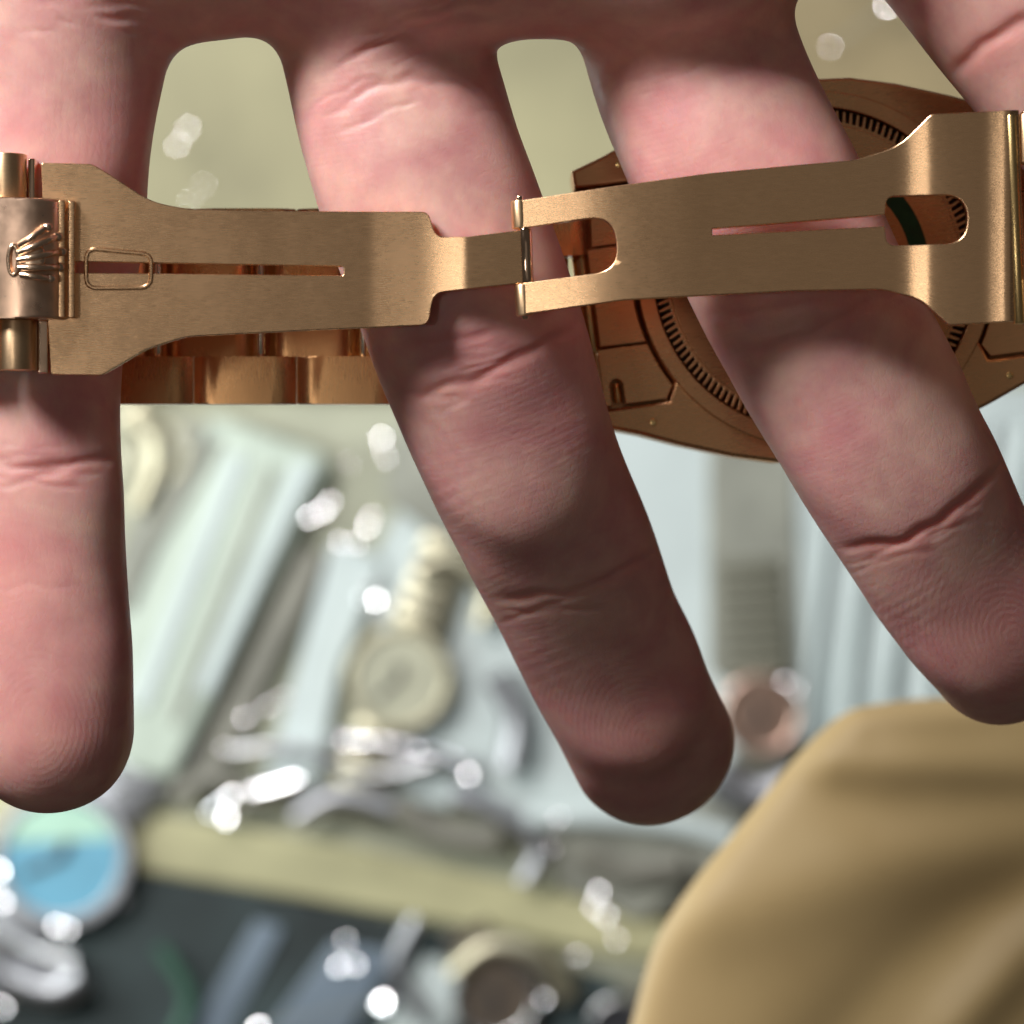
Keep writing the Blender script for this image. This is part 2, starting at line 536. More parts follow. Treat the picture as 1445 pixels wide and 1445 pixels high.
def surface_nets(h=0.9):
    xs = np.arange(-54, 66, h, dtype=np.float32)
    ys = np.arange(-30, 78, h, dtype=np.float32)
    zs = np.arange(-31, 18.5, h, dtype=np.float32)
    X, Y, Z = np.meshgrid(xs, ys, zs, indexing='ij')
    V = field((X, Y, Z)).astype(np.float32)
    del X, Y, Z
    # close the surface at the borders of the grid
    V[0], V[-1] = 1, 1
    V[:, 0], V[:, -1] = 1, 1
    V[:, :, 0], V[:, :, -1] = 1, 1
    ins = V < 0
    nx, ny, nz = V.shape
    cnt = np.zeros((nx - 1, ny - 1, nz - 1), dtype=np.int8)
    for i in (0, 1):
        for j in (0, 1):
            for k in (0, 1):
                cnt += ins[i:nx - 1 + i, j:ny - 1 + j, k:nz - 1 + k]
    act = (cnt > 0) & (cnt < 8)
    idx = np.argwhere(act)
    acc = np.zeros((len(idx), 3), dtype=np.float64)
    num = np.zeros(len(idx))
    for ax in range(3):
        others = [a for a in range(3) if a != ax]
        for u in (0, 1):
            for v in (0, 1):
                a = idx.copy()
                a[:, others[0]] += u; a[:, others[1]] += v
                b = a.copy(); b[:, ax] += 1
                va = V[a[:, 0], a[:, 1], a[:, 2]]; vb = V[b[:, 0], b[:, 1], b[:, 2]]
                cr = (va < 0) != (vb < 0)
                t = np.where(cr, va / np.where(cr, va - vb, 1), 0)
                p = a.astype(np.float64); p[:, ax] += t
                acc += p * cr[:, None]; num += cr
    pos = acc / num[:, None] * h + np.array([xs[0], ys[0], zs[0]])
    vid = np.full(act.shape, -1, dtype=np.int64)
    vid[act] = np.arange(len(idx))
    quads = []
    for ax in range(3):
        o1, o2 = [(1, 2), (2, 0), (0, 1)][ax]
        sl_a = [slice(None)] * 3; sl_b = [slice(None)] * 3
        sl_a[ax] = slice(0, -1); sl_b[ax] = slice(1, None)
        A = ins[tuple(sl_a)]; B = ins[tuple(sl_b)]
        e = np.argwhere(A != B)
        lim = np.array(act.shape)
        ok = (e[:, o1] > 0) & (e[:, o2] > 0) & (e[:, o1] < lim[o1]) & (e[:, o2] < lim[o2])
        e = e[ok]
        def g(da, db):
            q = e.copy(); q[:, o1] -= da; q[:, o2] -= db
            return vid[q[:, 0], q[:, 1], q[:, 2]]
        Q = np.stack([g(1, 1), g(0, 1), g(0, 0), g(1, 0)], axis=1)
        flip = ~A[e[:, 0], e[:, 1], e[:, 2]]
        Q[flip] = Q[flip][:, ::-1]
        quads.append(Q)
    return pos, np.concatenate(quads)

def seg_dist(x, y, poly):
    """distance to a polyline and the place along it, 0..1"""
    best = np.full(x.shape, 1e9); at = np.zeros(x.shape)
    n = len(poly) - 1
    for i in range(n):
        (ax, ay), (bx, by) = poly[i], poly[i + 1]
        dx, dy = bx - ax, by - ay
        t = np.clip(((x - ax) * dx + (y - ay) * dy) / (dx * dx + dy * dy), 0, 1)
        d = np.hypot(x - ax - t * dx, y - ay - t * dy)
        m = d < best
        best[m] = d[m]; at[m] = ((i + t) / n)[m]
    return best, at

# creases: photo points on the palm side, depth mm, width mm, redness
CREASES = [
    ([(-20, 655), (60, 660), (130, 648), (176, 640)], 0.45, 0.55, 0.35),
    ([(-20, 684), (60, 682), (120, 690)], 0.18, 0.35, 0.2),
    ([(-20, 830), (60, 826), (130, 828)], 0.06, 0.30, 0.1),
    ([(520, 492), (600, 482), (660, 478), (720, 462)], 0.22, 0.5, 0.3),
    ([(540, 560), (600, 552), (670, 535), (740, 500), (790, 470), (830, 450)], 0.40, 0.6, 0.45),
    ([(560, 520), (640, 512), (720, 498)], 0.12, 0.4, 0.2),
    ([(690, 850), (760, 846), (830, 838), (900, 800), (940, 780)], 0.42, 0.5, 0.35),
    ([(700, 872), (780, 868), (840, 862)], 0.12, 0.4, 0.2),
    ([(985, 440), (1040, 445), (1120, 432), (1200, 420)], 0.18, 0.5, 0.25),
    ([(1030, 505), (1080, 492), (1140, 474), (1200, 440), (1240, 415)], 0.35, 0.6, 0.45),
    ([(1190, 772), (1240, 772), (1290, 762), (1335, 735), (1390, 690), (1440, 650)], 0.55, 0.55, 0.7),
    ([(1230, 795), (1290, 785), (1340, 770)], 0.12, 0.5, 0.3),
    ([(450, 165), (520, 125), (580, 112), (650, 118), (700, 140)], 0.40, 0.6, 0.2),
    ([(440, 110), (520, 72), (600, 48), (680, 30), (800, 14)], 0.30, 0.5, 0.1),
    ([(470, 92), (560, 55), (640, 38), (760, 30)], 0.18, 0.35, 0.1),
    ([(500, 60), (600, 28), (700, 12), (820, -5)], 0.20, 0.35, 0.1),
    ([(430, 150), (500, 118), (560, 104)], 0.2, 0.3, 0.1),
    ([(810, 130), (880, 90), (960, 55), (1060, 40), (1130, 60)], 0.22, 0.6, 0.2),
    ([(120, 20), (200, 32), (260, 50)], 0.3, 0.6, 0.1),
    ([(60, -10), (150, 8), (240, 22), (330, 25)], 0.3, 0.6, 0.1),
    ([(1340, 110), (1390, 60), (1445, 30), (1500, 10)], 0.6, 0.8, 0.6),
    ([(1300, -10), (1360, -30), (1440, -60)], 0.3, 0.6, 0.3),
]

def axis_frame(nodes, x, y):
    poly = [(n[0], n[1]) for n in nodes]
    best = np.full(x.shape, 1e9); u = np.zeros(x.shape); v = np.zeros(x.shape)
    run = 0.0
    for i in range(len(poly) - 1):
        (ax, ay), (bx, by) = poly[i], poly[i + 1]
        dx, dy = bx - ax, by - ay
        L = math.hypot(dx, dy)
        lo = -9 if i == 0 else 0
        hi = 9 if i == len(poly) - 2 else 1
        t = np.clip(((x - ax) * dx + (y - ay) * dy) / (L * L), lo, hi)
        ex, ey = x - ax - t * dx, y - ay - t * dy
        d = np.hypot(ex, ey)
        m = d < best
        best[m] = d[m]
        u[m] = ((x - ax) * dy / L - (y - ay) * dx / L)[m]
        v[m] = (run + t * L)[m]
        run += L
    return best, u, v, run

def subdivide(pos, quads):
    n = len(pos)
    a = quads; b = np.roll(quads, -1, axis=1)
    lo, hi = np.minimum(a, b), np.maximum(a, b)
    key = lo.astype(np.int64) * n + hi
    uq, inv = np.unique(key.ravel(), return_inverse=True)
    mid = (pos[uq // n] + pos[uq % n]) / 2
    em = (inv.reshape(quads.shape) + n)
    fc = pos[quads].mean(axis=1)
    fi = np.arange(len(quads)) + n + len(uq)
    out = [np.stack([quads[:, k], em[:, k], fi, em[:, k - 1]], axis=1) for k in range(4)]
    return np.concatenate([pos, mid, fc]), np.concatenate(out)

def build_hand():
    pos, quads = surface_nets()
    def grad(p):
        e = 0.05
        f0 = field((p[:, 0], p[:, 1], p[:, 2]))
        g = np.stack([field((p[:, 0] + e * (a == 0), p[:, 1] + e * (a == 1), p[:, 2] + e * (a == 2))) - f0 for a in range(3)], 1) / e
        return f0, g
    for lvl in range(3):
        for _ in range((2, 1, 1)[lvl]):
            f0, g = grad(pos)
            gg = np.maximum((g * g).sum(1), 0.2)
            step = np.clip(f0 / gg, -0.4, 0.4)
            inner = (pos[:, 0] > -52.5) & (pos[:, 0] < 64) & (pos[:, 1] < 76)
            pos = pos - g * (step * inner)[:, None]
        if lvl < 2: pos, quads = subdivide(pos, quads)
    _, g = grad(pos)
    nrm = g / np.maximum(np.linalg.norm(g, axis=1), 1e-6)[:, None]
    x, y, z = pos.T
    disp = np.zeros(len(x)); flush = np.zeros(len(x))
    up = np.clip(nrm[:, 2] * 2.0, 0, 1)
    wob = 0.35 * np.sin(x * 1.7 + 1.3 * np.sin(y * 0.9)) + 0.25 * np.sin(y * 2.3 + x)
    for pts, dep, wid, red in CREASES:
        poly = [U(a, b, 7)[:2] for a, b in pts]
        d, at = seg_dist(x + 0.25 * wob, y + 0.35 * wob, poly)
        fade = np.clip(np.minimum(at, 1 - at) * 5, 0, 1)
        gs = np.exp(-(d / (0.7 * wid)) ** 2) * fade
        shoulder = np.exp(-((d - 1.9 * wid) / (1.2 * wid)) ** 2) * fade
        disp -= 0.42 * dep * gs * up
        disp += 0.03 * dep * shoulder * up
        flush = np.maximum(flush, red * np.exp(-(d / (1.6 * wid)) ** 2) * fade * up)
    rw = np.random.default_rng(3)
    zones = [(55, 660, 70, 26, 0.0), (650, 520, 95, 45, -0.25), (800, 850, 80, 26, -0.2), (1110, 460, 90, 40, -0.35), (1300, 760, 85, 26, -0.45), (580, 110, 110, 60, -0.35), (940, 100, 110, 50, -0.35), (160, 30, 110, 40, 0.1)]
    for (zx, zy, hx, hy, rot) in zones:
        for _ in range(16):
            ox, oy = rw.uniform(-1, 1) * hx, rw.normal(0, 0.5) * hy
            ln = rw.uniform(14, 46)
            aa = -rot + rw.normal(0, 0.12)
            cxp, cyp = zx + ox, zy + oy + rot * 0.9 * ox
            poly = [U(cxp - ln * math.cos(aa), cyp + ln * math.sin(aa), 7)[:2], U(cxp, cyp + rw.normal(0, 2), 7)[:2], U(cxp + ln * math.cos(aa), cyp - ln * math.sin(aa), 7)[:2]]
            xm, ym = poly[1]
            sel = (np.abs(x - xm) < 5) & (np.abs(y - ym) < 5)
            d, at = seg_dist(x[sel], y[sel], poly)
            disp[sel] -= rw.uniform(0.02, 0.065) * np.exp(-(d / rw.uniform(0.16, 0.3)) ** 2) * np.clip(np.minimum(at, 1 - at) * 3, 0, 1) * up[sel]
    # soft unevenness of flesh
    disp += 0.05 * np.sin(x * 0.55 + 0.8 * np.sin(y * 0.31)) * np.sin(y * 0.47 + 1.1)
    pos = pos + nrm * disp[:, None]
    # ridge phases
    best = np.full(len(x), 1e9)
    ra = np.zeros(len(x)); rb = np.zeros(len(x)); mix = np.zeros(len(x))
    W = 2 * math.pi / 0.50
    for k, nd in enumerate((F1, F2, F3, F4)):
        d, u, v, L = axis_frame(nd, x, y)
        m = d < best
        best[m] = d[m]
        tip = L - 1.0
        whorl = np.sqrt((u * 1.1) ** 2 + ((v - tip) * 0.8) ** 2 + 0.2) + 0.12 * np.arctan2(v - tip, u)
        body = (u * 0.95 + 0.05 * v) if k == 0 else (v + 0.020 * u * u)
        ra[m] = (W * body)[m]; rb[m] = (W * whorl)[m]
        mix[m] = np.clip((v - (L - 13)) / 4.0, 0, 1)[m]
        pad = np.exp(-((v - L + 0.5) / 7.0) ** 2 - (u / 6) ** 2) * 0.35
        flush = np.where(m, np.maximum(flush, pad), flush)
    flush = np.maximum(flush, 0.55 * np.exp(-((x - UX(10)) / 5) ** 2 - ((y - UY(820)) / 8) ** 2))
    me = bpy.data.meshes.new('hand')
    me.vertices.add(len(pos)); me.vertices.foreach_set('co', (pos * S).astype(np.float32).ravel())
    me.loops.add(quads.size); me.loops.foreach_set('vertex_index', quads.astype(np.int32).ravel())
    me.polygons.add(len(quads))
    me.polygons.foreach_set('loop_start', np.arange(0, quads.size, 4, dtype=np.int32))
    me.update(calc_edges=True)
    me.validate()
    me.polygons.foreach_set('use_smooth', np.ones(len(me.polygons), dtype=bool))
    for nme, arr in (('ridge_a', ra), ('ridge_b', rb), ('ridge_mix', mix), ('flush', flush)):
        a = me.attributes.new(nme, 'FLOAT', 'POINT')
        a.data.foreach_set('value', arr.astype(np.float32))
    me.materials.append(M['skin'])
    o = bpy.data.objects.new('hand', me)
    COL.objects.link(o)
    tag(o, 'bare hand, palm side up, with spread fingers through a gold watch bracelet', 'hand')
    return o
build_hand()

# ------------------------------------------------------------------ the watch
CZ = -11.8                                  # plane of the case back
CC = U(1150, 380, CZ)                       # its centre
CK = MMPX * (CAM_Z - CZ) / CAM_Z            # mm per photo pixel there
W0 = Vector((CC[0], CC[1], CZ - 9.0))
watch = thing('wristwatch', 'rose gold wristwatch threaded on the fingers, case back and opened folding clasp towards the viewer', 'wristwatch', W0)
def wobj(name, bm, mat, loc=(0, 0, 0), rot=(0, 0, 0), parent=None, sharp=35.0):
    if parent is None:
        return obj(name, bm, mat, watch, Vector(loc) - W0, rot, sharp)
    return obj(name, bm, mat, parent, loc, rot, sharp)

CROT = math.radians(7.5)
def cpart(name, bm, mat, z=0.0, parent=None, sharp=35.0):
    """part in the frame of the case: origin at the centre of the case back"""
    return wobj(name, bm, mat, (CC[0], CC[1], CZ + z), (0, 0, CROT), None, sharp)

def circle(r, n=96, a0=0.0, a1=2 * math.pi, closed=True):
    m = n if closed else n + 1
    return [(r * math.cos(a0 + (a1 - a0) * k / n), r * math.sin(a0 + (a1 - a0) * k / n)) for k in range(m)]

def catmull(pts, n=6):
    out = []
    m = len(pts)
    for i in range(m):
        p0, p1, p2, p3 = (Vector(pts[(i + j - 1) % m]) for j in range(4))
        for k in range(n):
            t = k / n
            q = 0.5 * ((2 * p1) + (p2 - p0) * t + (2 * p0 - 5 * p1 + 4 * p2 - p3) * t * t + (3 * p1 - p0 - 3 * p2 + p3) * t ** 3)
            out.append((q.x, q.y))
    return out

def case_outline(shrink=0.0):
    top = [(322, 183), (276, 198), (222, 220), (150, 246), (86, 263), (0, 271)]
    up = [(x, y) for x, y in top] + [(-x, y) for x, y in reversed(top[:-1])]
    # recess for the end link on either side
    def side(sgn):
        # from the upper lug to the lower one along the recess
        arc = [(sgn * 262 * math.cos(a), 262 * math.sin(a)) for a in np.linspace(math.radians(35), math.radians(-35), 14)]
        return [(sgn * 322, 158), (sgn * 224, 158)] + arc[0:0] + [(x, y) for x, y in arc] + [(sgn * 224, -158), (sgn * 322, -158)]
    low = [(x, -y) for x, y in reversed(up)]
    pts = up + side(-1) + low[::1][::-1][::-1]
    return pts
def build_case():
    top = [(322, 183), (276, 198), (222, 220), (150, 246), (86, 263), (0, 271)]
    top_full = top + [(-x, y) for x, y in reversed(top[:-1])]        # right to left
    bot_full = [(-x, -y) for x, y in top_full]                        # left to right
    def recess(sgn):
        arc = [(sgn * 262 * math.cos(a), sgn * 262 * math.sin(a)) for a in np.linspace(math.radians(34), math.radians(-34), 16)]
        return [(sgn * 322, sgn * 157), (sgn * 226, sgn * 157, 8)] + arc + [(sgn * 226, -sgn * 157, 8), (sgn * 322, -sgn * 157)]
    raw = top_full + [(-322, 157), (-228, 157)] + \
          [(-254 * math.cos(a), 254 * math.sin(a)) for a in np.linspace(math.radians(31), math.radians(-31), 18)] + \
          [(-228, -157), (-322, -157)] + bot_full + [(322, -157), (228, -157)] + \
          [(254 * math.cos(a), 254 * math.sin(a)) for a in np.linspace(math.radians(-31), math.radians(31), 18)] + \
          [(228, 157), (322, 157)]
    pts = [(x * CK, y * CK) for x, y in raw]
    bm = plate(pts, [circle(236 * CK, 96)], 8.0, 0.3)
    cpart('case_middle', bm, M['gold_back'], -4.0 - 0.35)
build_case()
# raised ring of the back, knurled edge, centre disc
def ring_plate(r0, r1, thick, bev, n=128):
    return plate(circle(r1, n), [circle(r0, n)], thick, bev)
cpart('back_ring', ring_plate(228.5 * CK, 252 * CK, 1.2, 0.12), M['gold_back'], -0.35)
def knurl():
    n = 140
    pts = []
    for k in range(n):
        for f, r in ((0.0, 211), (0.46, 211), (0.54, 226.5), (0.92, 226.5)):
            a = 2 * math.pi * (k + f) / n
            pts.append((r * CK * math.cos(a + (0.012 if r > 220 else 0)), r * CK * math.sin(a + (0.012 if r > 220 else 0))))
    return plate(pts, [circle(205 * CK, 96)], 1.0, 0.05)
cpart('knurled_edge', knurl(), M['gold_back'], -0.5)
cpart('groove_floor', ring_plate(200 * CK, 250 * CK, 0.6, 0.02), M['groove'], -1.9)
cpart('back_disc', plate(circle(207 * CK, 128), [], 1.0, 0.1), M['gold_back'], -0.38)
cpart('case_core', plate(circle(234 * CK, 96), [], 5.0, 0.1), M['gold_back'], -4.9)
cpart('seal_ring', ring_plate(136 * CK, 161 * CK, 0.06, 0.01), M['green'], 0.16)
# bezel and crystal on the far side
b = ring_plate(180 * CK, 262 * CK, 2.2, 0.6)
cpart('bezel', b, M['gold_polished'], -9.3)
cpart('crystal', plate(circle(184 * CK, 96), [], 1.2, 0.3), M['steel_mirror'], -9.7)
cpart('winding_crown', cyl((0, -271 * CK, -4.5), (0, -271 * CK - 3.0, -4.5), 2.9, 40, 0.3), M['gold_back'], 0)
# lug rivet dots
for sx in (-1, 1):
    for sy in (-1, 1):
        cpart('lug_pin', cyl((sx * 254 * CK, sy * 184 * CK, -0.6), (sx * 254 * CK, sy * 184 * CK, -0.29), 5.5 * CK, 20, 0.04), M['gold_yellow'])
# end links between the lugs
def end_link(sgn):
    s = sgn
    def outer_piece(t):
        a0, a1 = (math.asin(t * 72 / 258), math.asin(t * 150 / 266))
        arc = [(s * 258 * math.cos(a), 258 * math.sin(a)) for a in np.linspace(a0, a1, 8)]
        arc[-1] = (s * 231, t * 154)
        sl = [(s * 308, t * 154), (s * 308, t * 126)] + [(s * (299 + 9 * math.cos(a)), t * (126 - 9 * math.sin(a))) for a in np.linspace(0, math.pi, 8)][1:-1] + [(s * 290, t * 126), (s * 290, t * 154)]
        pts = [(s * 320, t * 72)] + arc
        pts = pts + sl[::-1] + [(s * 320, t * 154)]
        return plate([(x * CK, y * CK) for x, y in pts], [], 3.0, 0.1)
    for t in (-1, 1):
        cpart('end_link_side', outer_piece(t), M['gold_back'], -1.9)
        cpart('spring_bar', cyl((s * 299 * CK, t * 150 * CK, -1.1), (s * 299 * CK, t * 122 * CK, -1.1), 6 * CK, 16, 0.1), M['gold_yellow'])
    arc = [(s * 258 * math.cos(a), 258 * math.sin(a)) for a in np.linspace(math.asin(-70 / 255), math.asin(70 / 255), 12)]
    pts = [(s * 316, 70)] + arc[::-1] + [(s * 316, -70)]
    cpart('end_link_base', plate([(x * CK, y * CK) for x, y in [(s * 336, 150), (s * 319, 150), (s * 319, 170), (s * 200, 170), (s * 200, -170), (s * 319, -170), (s * 319, -150), (s * 336, -150)]], [], 2.0, 0.1), M['gold_back'], -5.2)
    cpart('end_link_centre', plate([(x * CK, y * CK) for x, y in pts], [], 3.0, 0.15), M['gold_back'], -1.55)
    cpart('end_link_barrel', cyl((s * 325 * CK, 76 * CK, -1.2), (s * 325 * CK, -76 * CK, -1.2), 0.75, 24, 0.15), M['gold_yellow'])
end_link(-1); end_link(1)

# bracelet behind the fingers
BZ = -11.2
pitch = UL(145.5, BZ)
def outer_link_mesh():
    L = pitch - 0.10
    w = UL(67, BZ); h = 3.2
    prof = []
    n = 14
    # inner face gently waved, rounded towards the joints
    for k in range(n + 1):
        t = k / n
        x = -L / 2 + L * t
        e = min(t, 1 - t) * L
        z = -0.55 * max(0, 1 - e / 1.3) ** 2 + 0.12 * math.sin(t * math.pi)
        prof.append((x, z))
    prof += [(L / 2, -h + 0.6), (L / 2 - 1.2, -h), (-L / 2 + 1.2, -h), (-L / 2, -h + 0.6)]
    return finish(extrude_profile(prof, -w / 2, w / 2, 0.10), 'outer_link', M['gold_link'], 40)
def centre_link_mesh():
    L = pitch - UL(22, BZ)
    w = UL(142, BZ); h = 3.0
    prof = []
    n = 14
    for k in range(n + 1):
        t = k / n
        e = min(t, 1 - t) * L
        prof.append((-L / 2 + L * t, -0.9 * max(0, 1 - e / 1.4) ** 2))
    q = pitch / 2 - 0.04
    prof += [(L / 2, -1.7), (q, -1.9), (q, -h), (-q, -h), (-q, -1.9), (-L / 2, -1.7)]
    return finish(extrude_profile(prof, -w / 2, w / 2, 0.10), 'centre_link', M['gold_link'], 40)
om, cm = outer_link_mesh(), centre_link_mesh()
pinm = finish(cyl((0, UL(-72, BZ), 0), (0, UL(72, BZ), 0), UL(6, BZ), 16, 0.02), 'link_pin', M['pin'])
by = UY(432, BZ)
offy = UL(138 - 33.5, BZ)
for k in range(-2, 4):
    cx = UX(345 + 145.5 * k, BZ)
    if k < 3:
        for s in (1, -1):
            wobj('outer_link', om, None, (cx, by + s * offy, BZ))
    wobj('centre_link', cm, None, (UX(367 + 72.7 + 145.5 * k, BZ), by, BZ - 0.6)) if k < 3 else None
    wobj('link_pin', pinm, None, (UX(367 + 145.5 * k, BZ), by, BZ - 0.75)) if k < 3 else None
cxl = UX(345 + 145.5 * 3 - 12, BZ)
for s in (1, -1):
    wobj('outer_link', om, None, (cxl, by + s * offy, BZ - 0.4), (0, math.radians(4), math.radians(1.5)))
# the bracelet turns up round the outer finger, left of the picture
def arc_links(cx, cz, r, a0, a1, n, y):
    for k in range(n):
        a = a0 + (a1 - a0) * (k + 0.5) / n
        px_, pz_ = cx + r * math.cos(a), cz + r * math.sin(a)
        ry = math.pi / 2 - a + math.pi
        for s in (1, -1):
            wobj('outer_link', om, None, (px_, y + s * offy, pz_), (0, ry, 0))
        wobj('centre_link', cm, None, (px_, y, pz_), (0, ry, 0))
arc_links(UX(-22, BZ), 0.0, 13.5, math.radians(-92), math.radians(-215), 3, by)

# ------------------------------------------------------------------ folding clasp
def bend(bm, slopes):
    """slopes: (px, degrees) along x at height 10; z of every point follows the bent strip"""
    xs = np.array([UX(p, 10) for p, _ in slopes]); sl = np.tan(np.radians([d for _, d in slopes]))
    g = np.linspace(xs[0] - 5, xs[-1] + 5, 900)
    s = np.interp(g, xs, sl)
    z = np.concatenate([[0], np.cumsum((s[1:] + s[:-1]) / 2 * np.diff(g))])
    z -= np.interp(xs[0], g, z)
    for v in bm.verts: v.co.z += float(np.interp(v.co.x, g, z))
    return lambda px: float(np.interp(UX(px, 10), g, z))

def PX(pts, z=10): return [(UX(p[0], z), UY(p[1], z), UL(p[2], z) if len(p) > 2 else 0) for p in pts]

# left blade
ZA = 8.9
outA = fillet(PX([(56, 228, 4), (128, 230, 20), (152, 244, 30), (212, 284, 120), (266, 294, 160), (350, 296), (604, 298, 14), (615, 334, 18), (660, 334), (742, 324), (742, 399), (660, 408), (612, 413, 20), (604, 458, 14), (440, 465), (262, 474, 120), (205, 492, 80), (142, 529, 8), (70, 528, 4), (62, 400)]))
holeA = fillet(PX([(106, 368, 2), (484, 375, 3), (484, 388, 3), (106, 384, 2)]), 3)
cuts = [UX(p, 10) for p in list(range(500, 742, 6)) + [100, 200, 300, 400]]
bmA = plate(outA, [holeA], 0.95, 0.07, cuts)
SLA = [(56, 0), (516, 0), (530, 3.5), (590, 4.5), (625, 8), (654, 10), (660, 1), (740, 0)]
zA = bend(bmA, SLA)
blade_a = wobj('clasp_blade', bmA, M['gold_brushed'], (0, 0, ZA))
blade_a['label'] = 'narrow brushed blade with a long slot and a stepped tongue'
# spring wire loop sunk round the slot
loop = fillet(PX([(120, 349, 16), (212, 358, 14), (212, 405, 16), (120, 406, 16)]), 6)
loopc = [(x, y, 0.41) for x, y in loop]
wobj('spring_wire', tube(loopc, 0.20, 10, closed=True), M['gold_brushed'], parent=blade_a)
# lip of the hinge
def pbox(x0, x1, y0, y1, z0, z1, bev=0.15):
    zc = 10
    X0, X1, Y0, Y1 = UX(x0, zc), UX(x1, zc), UY(y1, zc), UY(y0, zc)
    return rbox((X0 + X1) / 2, (Y0 + Y1) / 2, (z0 + z1) / 2, X1 - X0, Y1 - Y0, z1 - z0, bev, 3)
wobj('hinge_lip', pbox(97, 107, 284, 449, 9.0, 10.5, 0.12), M['gold_brushed'])
wobj('hinge_lip', pbox(84, 94, 284, 449, 9.0, 10.9, 0.12), M['gold_brushed'])
# barrels
def vbar(px, y0, y1, z, r, bev=0.12):
    return cyl((UX(px, z), UY(y1, z), z), (UX(px, z), UY(y0, z), z), r, 40, bev)
wobj('hinge_barrel', vbar(10, 218, 281, 9.6, UL(28, 10)), M['gold_worn'])
wobj('hinge_barrel', vbar(24, 452, 523, 9.6, UL(28, 10)), M['gold_worn'])
wobj('hinge_plate', pbox(38, 48, 222, 284, 7.6, 9.6, 0.15), M['gold_polished'])
wobj('hinge_plate', pbox(50, 66, 446, 526, 7.2, 9.2, 0.15), M['gold_polished'])
wobj('link_end', pbox(-60, -14, 216, 524, 6.5, 9.5, 0.3), M['gold_link'])
# polished cover with the coronet
prof = [(-70, 9.4), (-60, 10.7), (-30, 11.6), (0, 12.0), (24, 12.2), (44, 12.25), (60, 11.95), (74, 11.5), (84, 10.8), (89, 10.0), (90, 9.2)]
pr = [(UX(p, 11), z) for p, z in prof]
pr2 = pr + [(UX(86, 11), 9.0), (UX(70, 11), 10.3), (UX(30, 11), 10.9), (UX(-40, 11), 10.2), (UX(-64, 11), 9.0)]
cover = wobj('clasp_cover', extrude_profile(pr2, UY(450, 11), UY(281, 11), 0.22), M['gold_cover'], sharp=22)
cover['label'] = 'polished cover plate with a raised coronet'
def cov_z(px): return float(np.interp(px, [p for p, _ in prof], [z for _, z in prof]))
def coronet():
    bm = bmesh.new()
    base = [(14, 352), (13, 366), (15, 380)]
    tips = [(66, 321), (80, 334), (86, 355), (83, 377), (70, 393)]
    starts = [(27, 347), (26, 357), (26, 367), (27, 378), (30, 388)]
    for (sx, sy), (tx, ty) in zip(starts, tips):
        pts = []; rr = []
        for k in range(8):
            t = k / 7
            x, y = sx + (tx - sx) * t, sy + (ty - sy) * t
            zz = cov_z(x) + 0.42 + 0.25 * math.sin(math.pi * t)
            pts.append(U(x, y, zz)); rr.append(UL(5.0 - 0.3 * t, 11))
        tube(pts, rr, 10, bm)
        c = U(tx + 1, ty, cov_z(tx) + 0.42)
        ball(c, UL(7.2, 11), (1.1, 0.95, 0.8), 16, bm)
    # body of the crown below the points
    ring = []
    for k in range(24):
        a = 2 * math.pi * k / 24
        ring.append(U(19 + 7 * math.cos(a), 367 + 21 * math.sin(a), cov_z(19) + 0.20))
    tube(ring, UL(3.6, 11), 8, bm, closed=True)
    ball(U(44, 367 - 4, cov_z(40) + 0.02), UL(20, 11), (1.05, 1.15, 0.30), 20, bm)
    return bm
wobj('coronet', coronet(), M['gold_relief'], parent=cover, sharp=60)

# right blade
ZB = ZA + zA(735) + 0.1
outB = fillet(PX([(730, 284, 5), (870, 265), (1000, 248), (1120, 237), (1205, 230, 120), (1262, 212, 90), (1306, 168, 14), (1428, 163), (1438, 456), (1332, 462, 12), (1290, 424, 60), (1240, 411, 90), (1120, 413), (1000, 419), (880, 425), (738, 444, 5), (738, 400, 1), (752, 398, 1), (872, 384, 36), (866, 305, 36), (751, 321, 1), (732, 323, 1)]), 8)
holeB = fillet(PX([(1003, 326, 1), (1244, 307, 2), (1246, 281, 30), (1357, 280, 34), (1357, 349, 34), (1246, 350, 30), (1244, 323, 2), (1003, 335, 1)]), 8)
cuts = [UX(p, 10) for p in list(range(733, 1000, 8)) + list(range(1230, 1440, 4)) + [1050, 1100, 1150, 1200]]
bmB = plate(outB, [holeB], 0.95, 0.07, cuts)
SLB = [(728, 10), (820, 9), (880, 5.5), (955, 3.5), (985, 1.0), (1200, 1.5), (1255, 2), (1280, 13), (1298, 16), (1312, 8), (1340, 4), (1375, 2), (1388, 12), (1408, 15), (1420, -18), (1440, -30)]
zB = bend(bmB, SLB)
blade_b = wobj('clasp_blade', bmB, M['gold_brushed'], (0, 0, ZB))
blade_b['label'] = 'wide brushed blade with a forked end and an oblong hole'
def bar2(p0, p1, z, r, bev=0.1):
    return cyl((UX(p0[0], z), UY(p0[1], z), z), (UX(p1[0], z), UY(p1[1], z), z), r, 32, bev)
zh = ZB - 0.1
wobj('hinge_knuckle', bar2((733, 283), (735, 323), zh, 0.72, 0.16), M['gold_worn'], (0, 0, -ZB), parent=blade_b)
wobj('hinge_knuckle', bar2((738, 401), (741, 446), zh, 0.72, 0.16), M['gold_worn'], (0, 0, -ZB), parent=blade_b)
wobj('hinge_pin', bar2((741, 323), (744, 400), zh + 0.15, 0.52, 0.05), M['gold_polished'], (0, 0, -ZB), parent=blade_b)
wobj('hinge_pin', bar2((733, 277), (741, 451), zh, 0.30, 0.08), M['gold_polished'], (0, 0, -ZB), parent=blade_b)
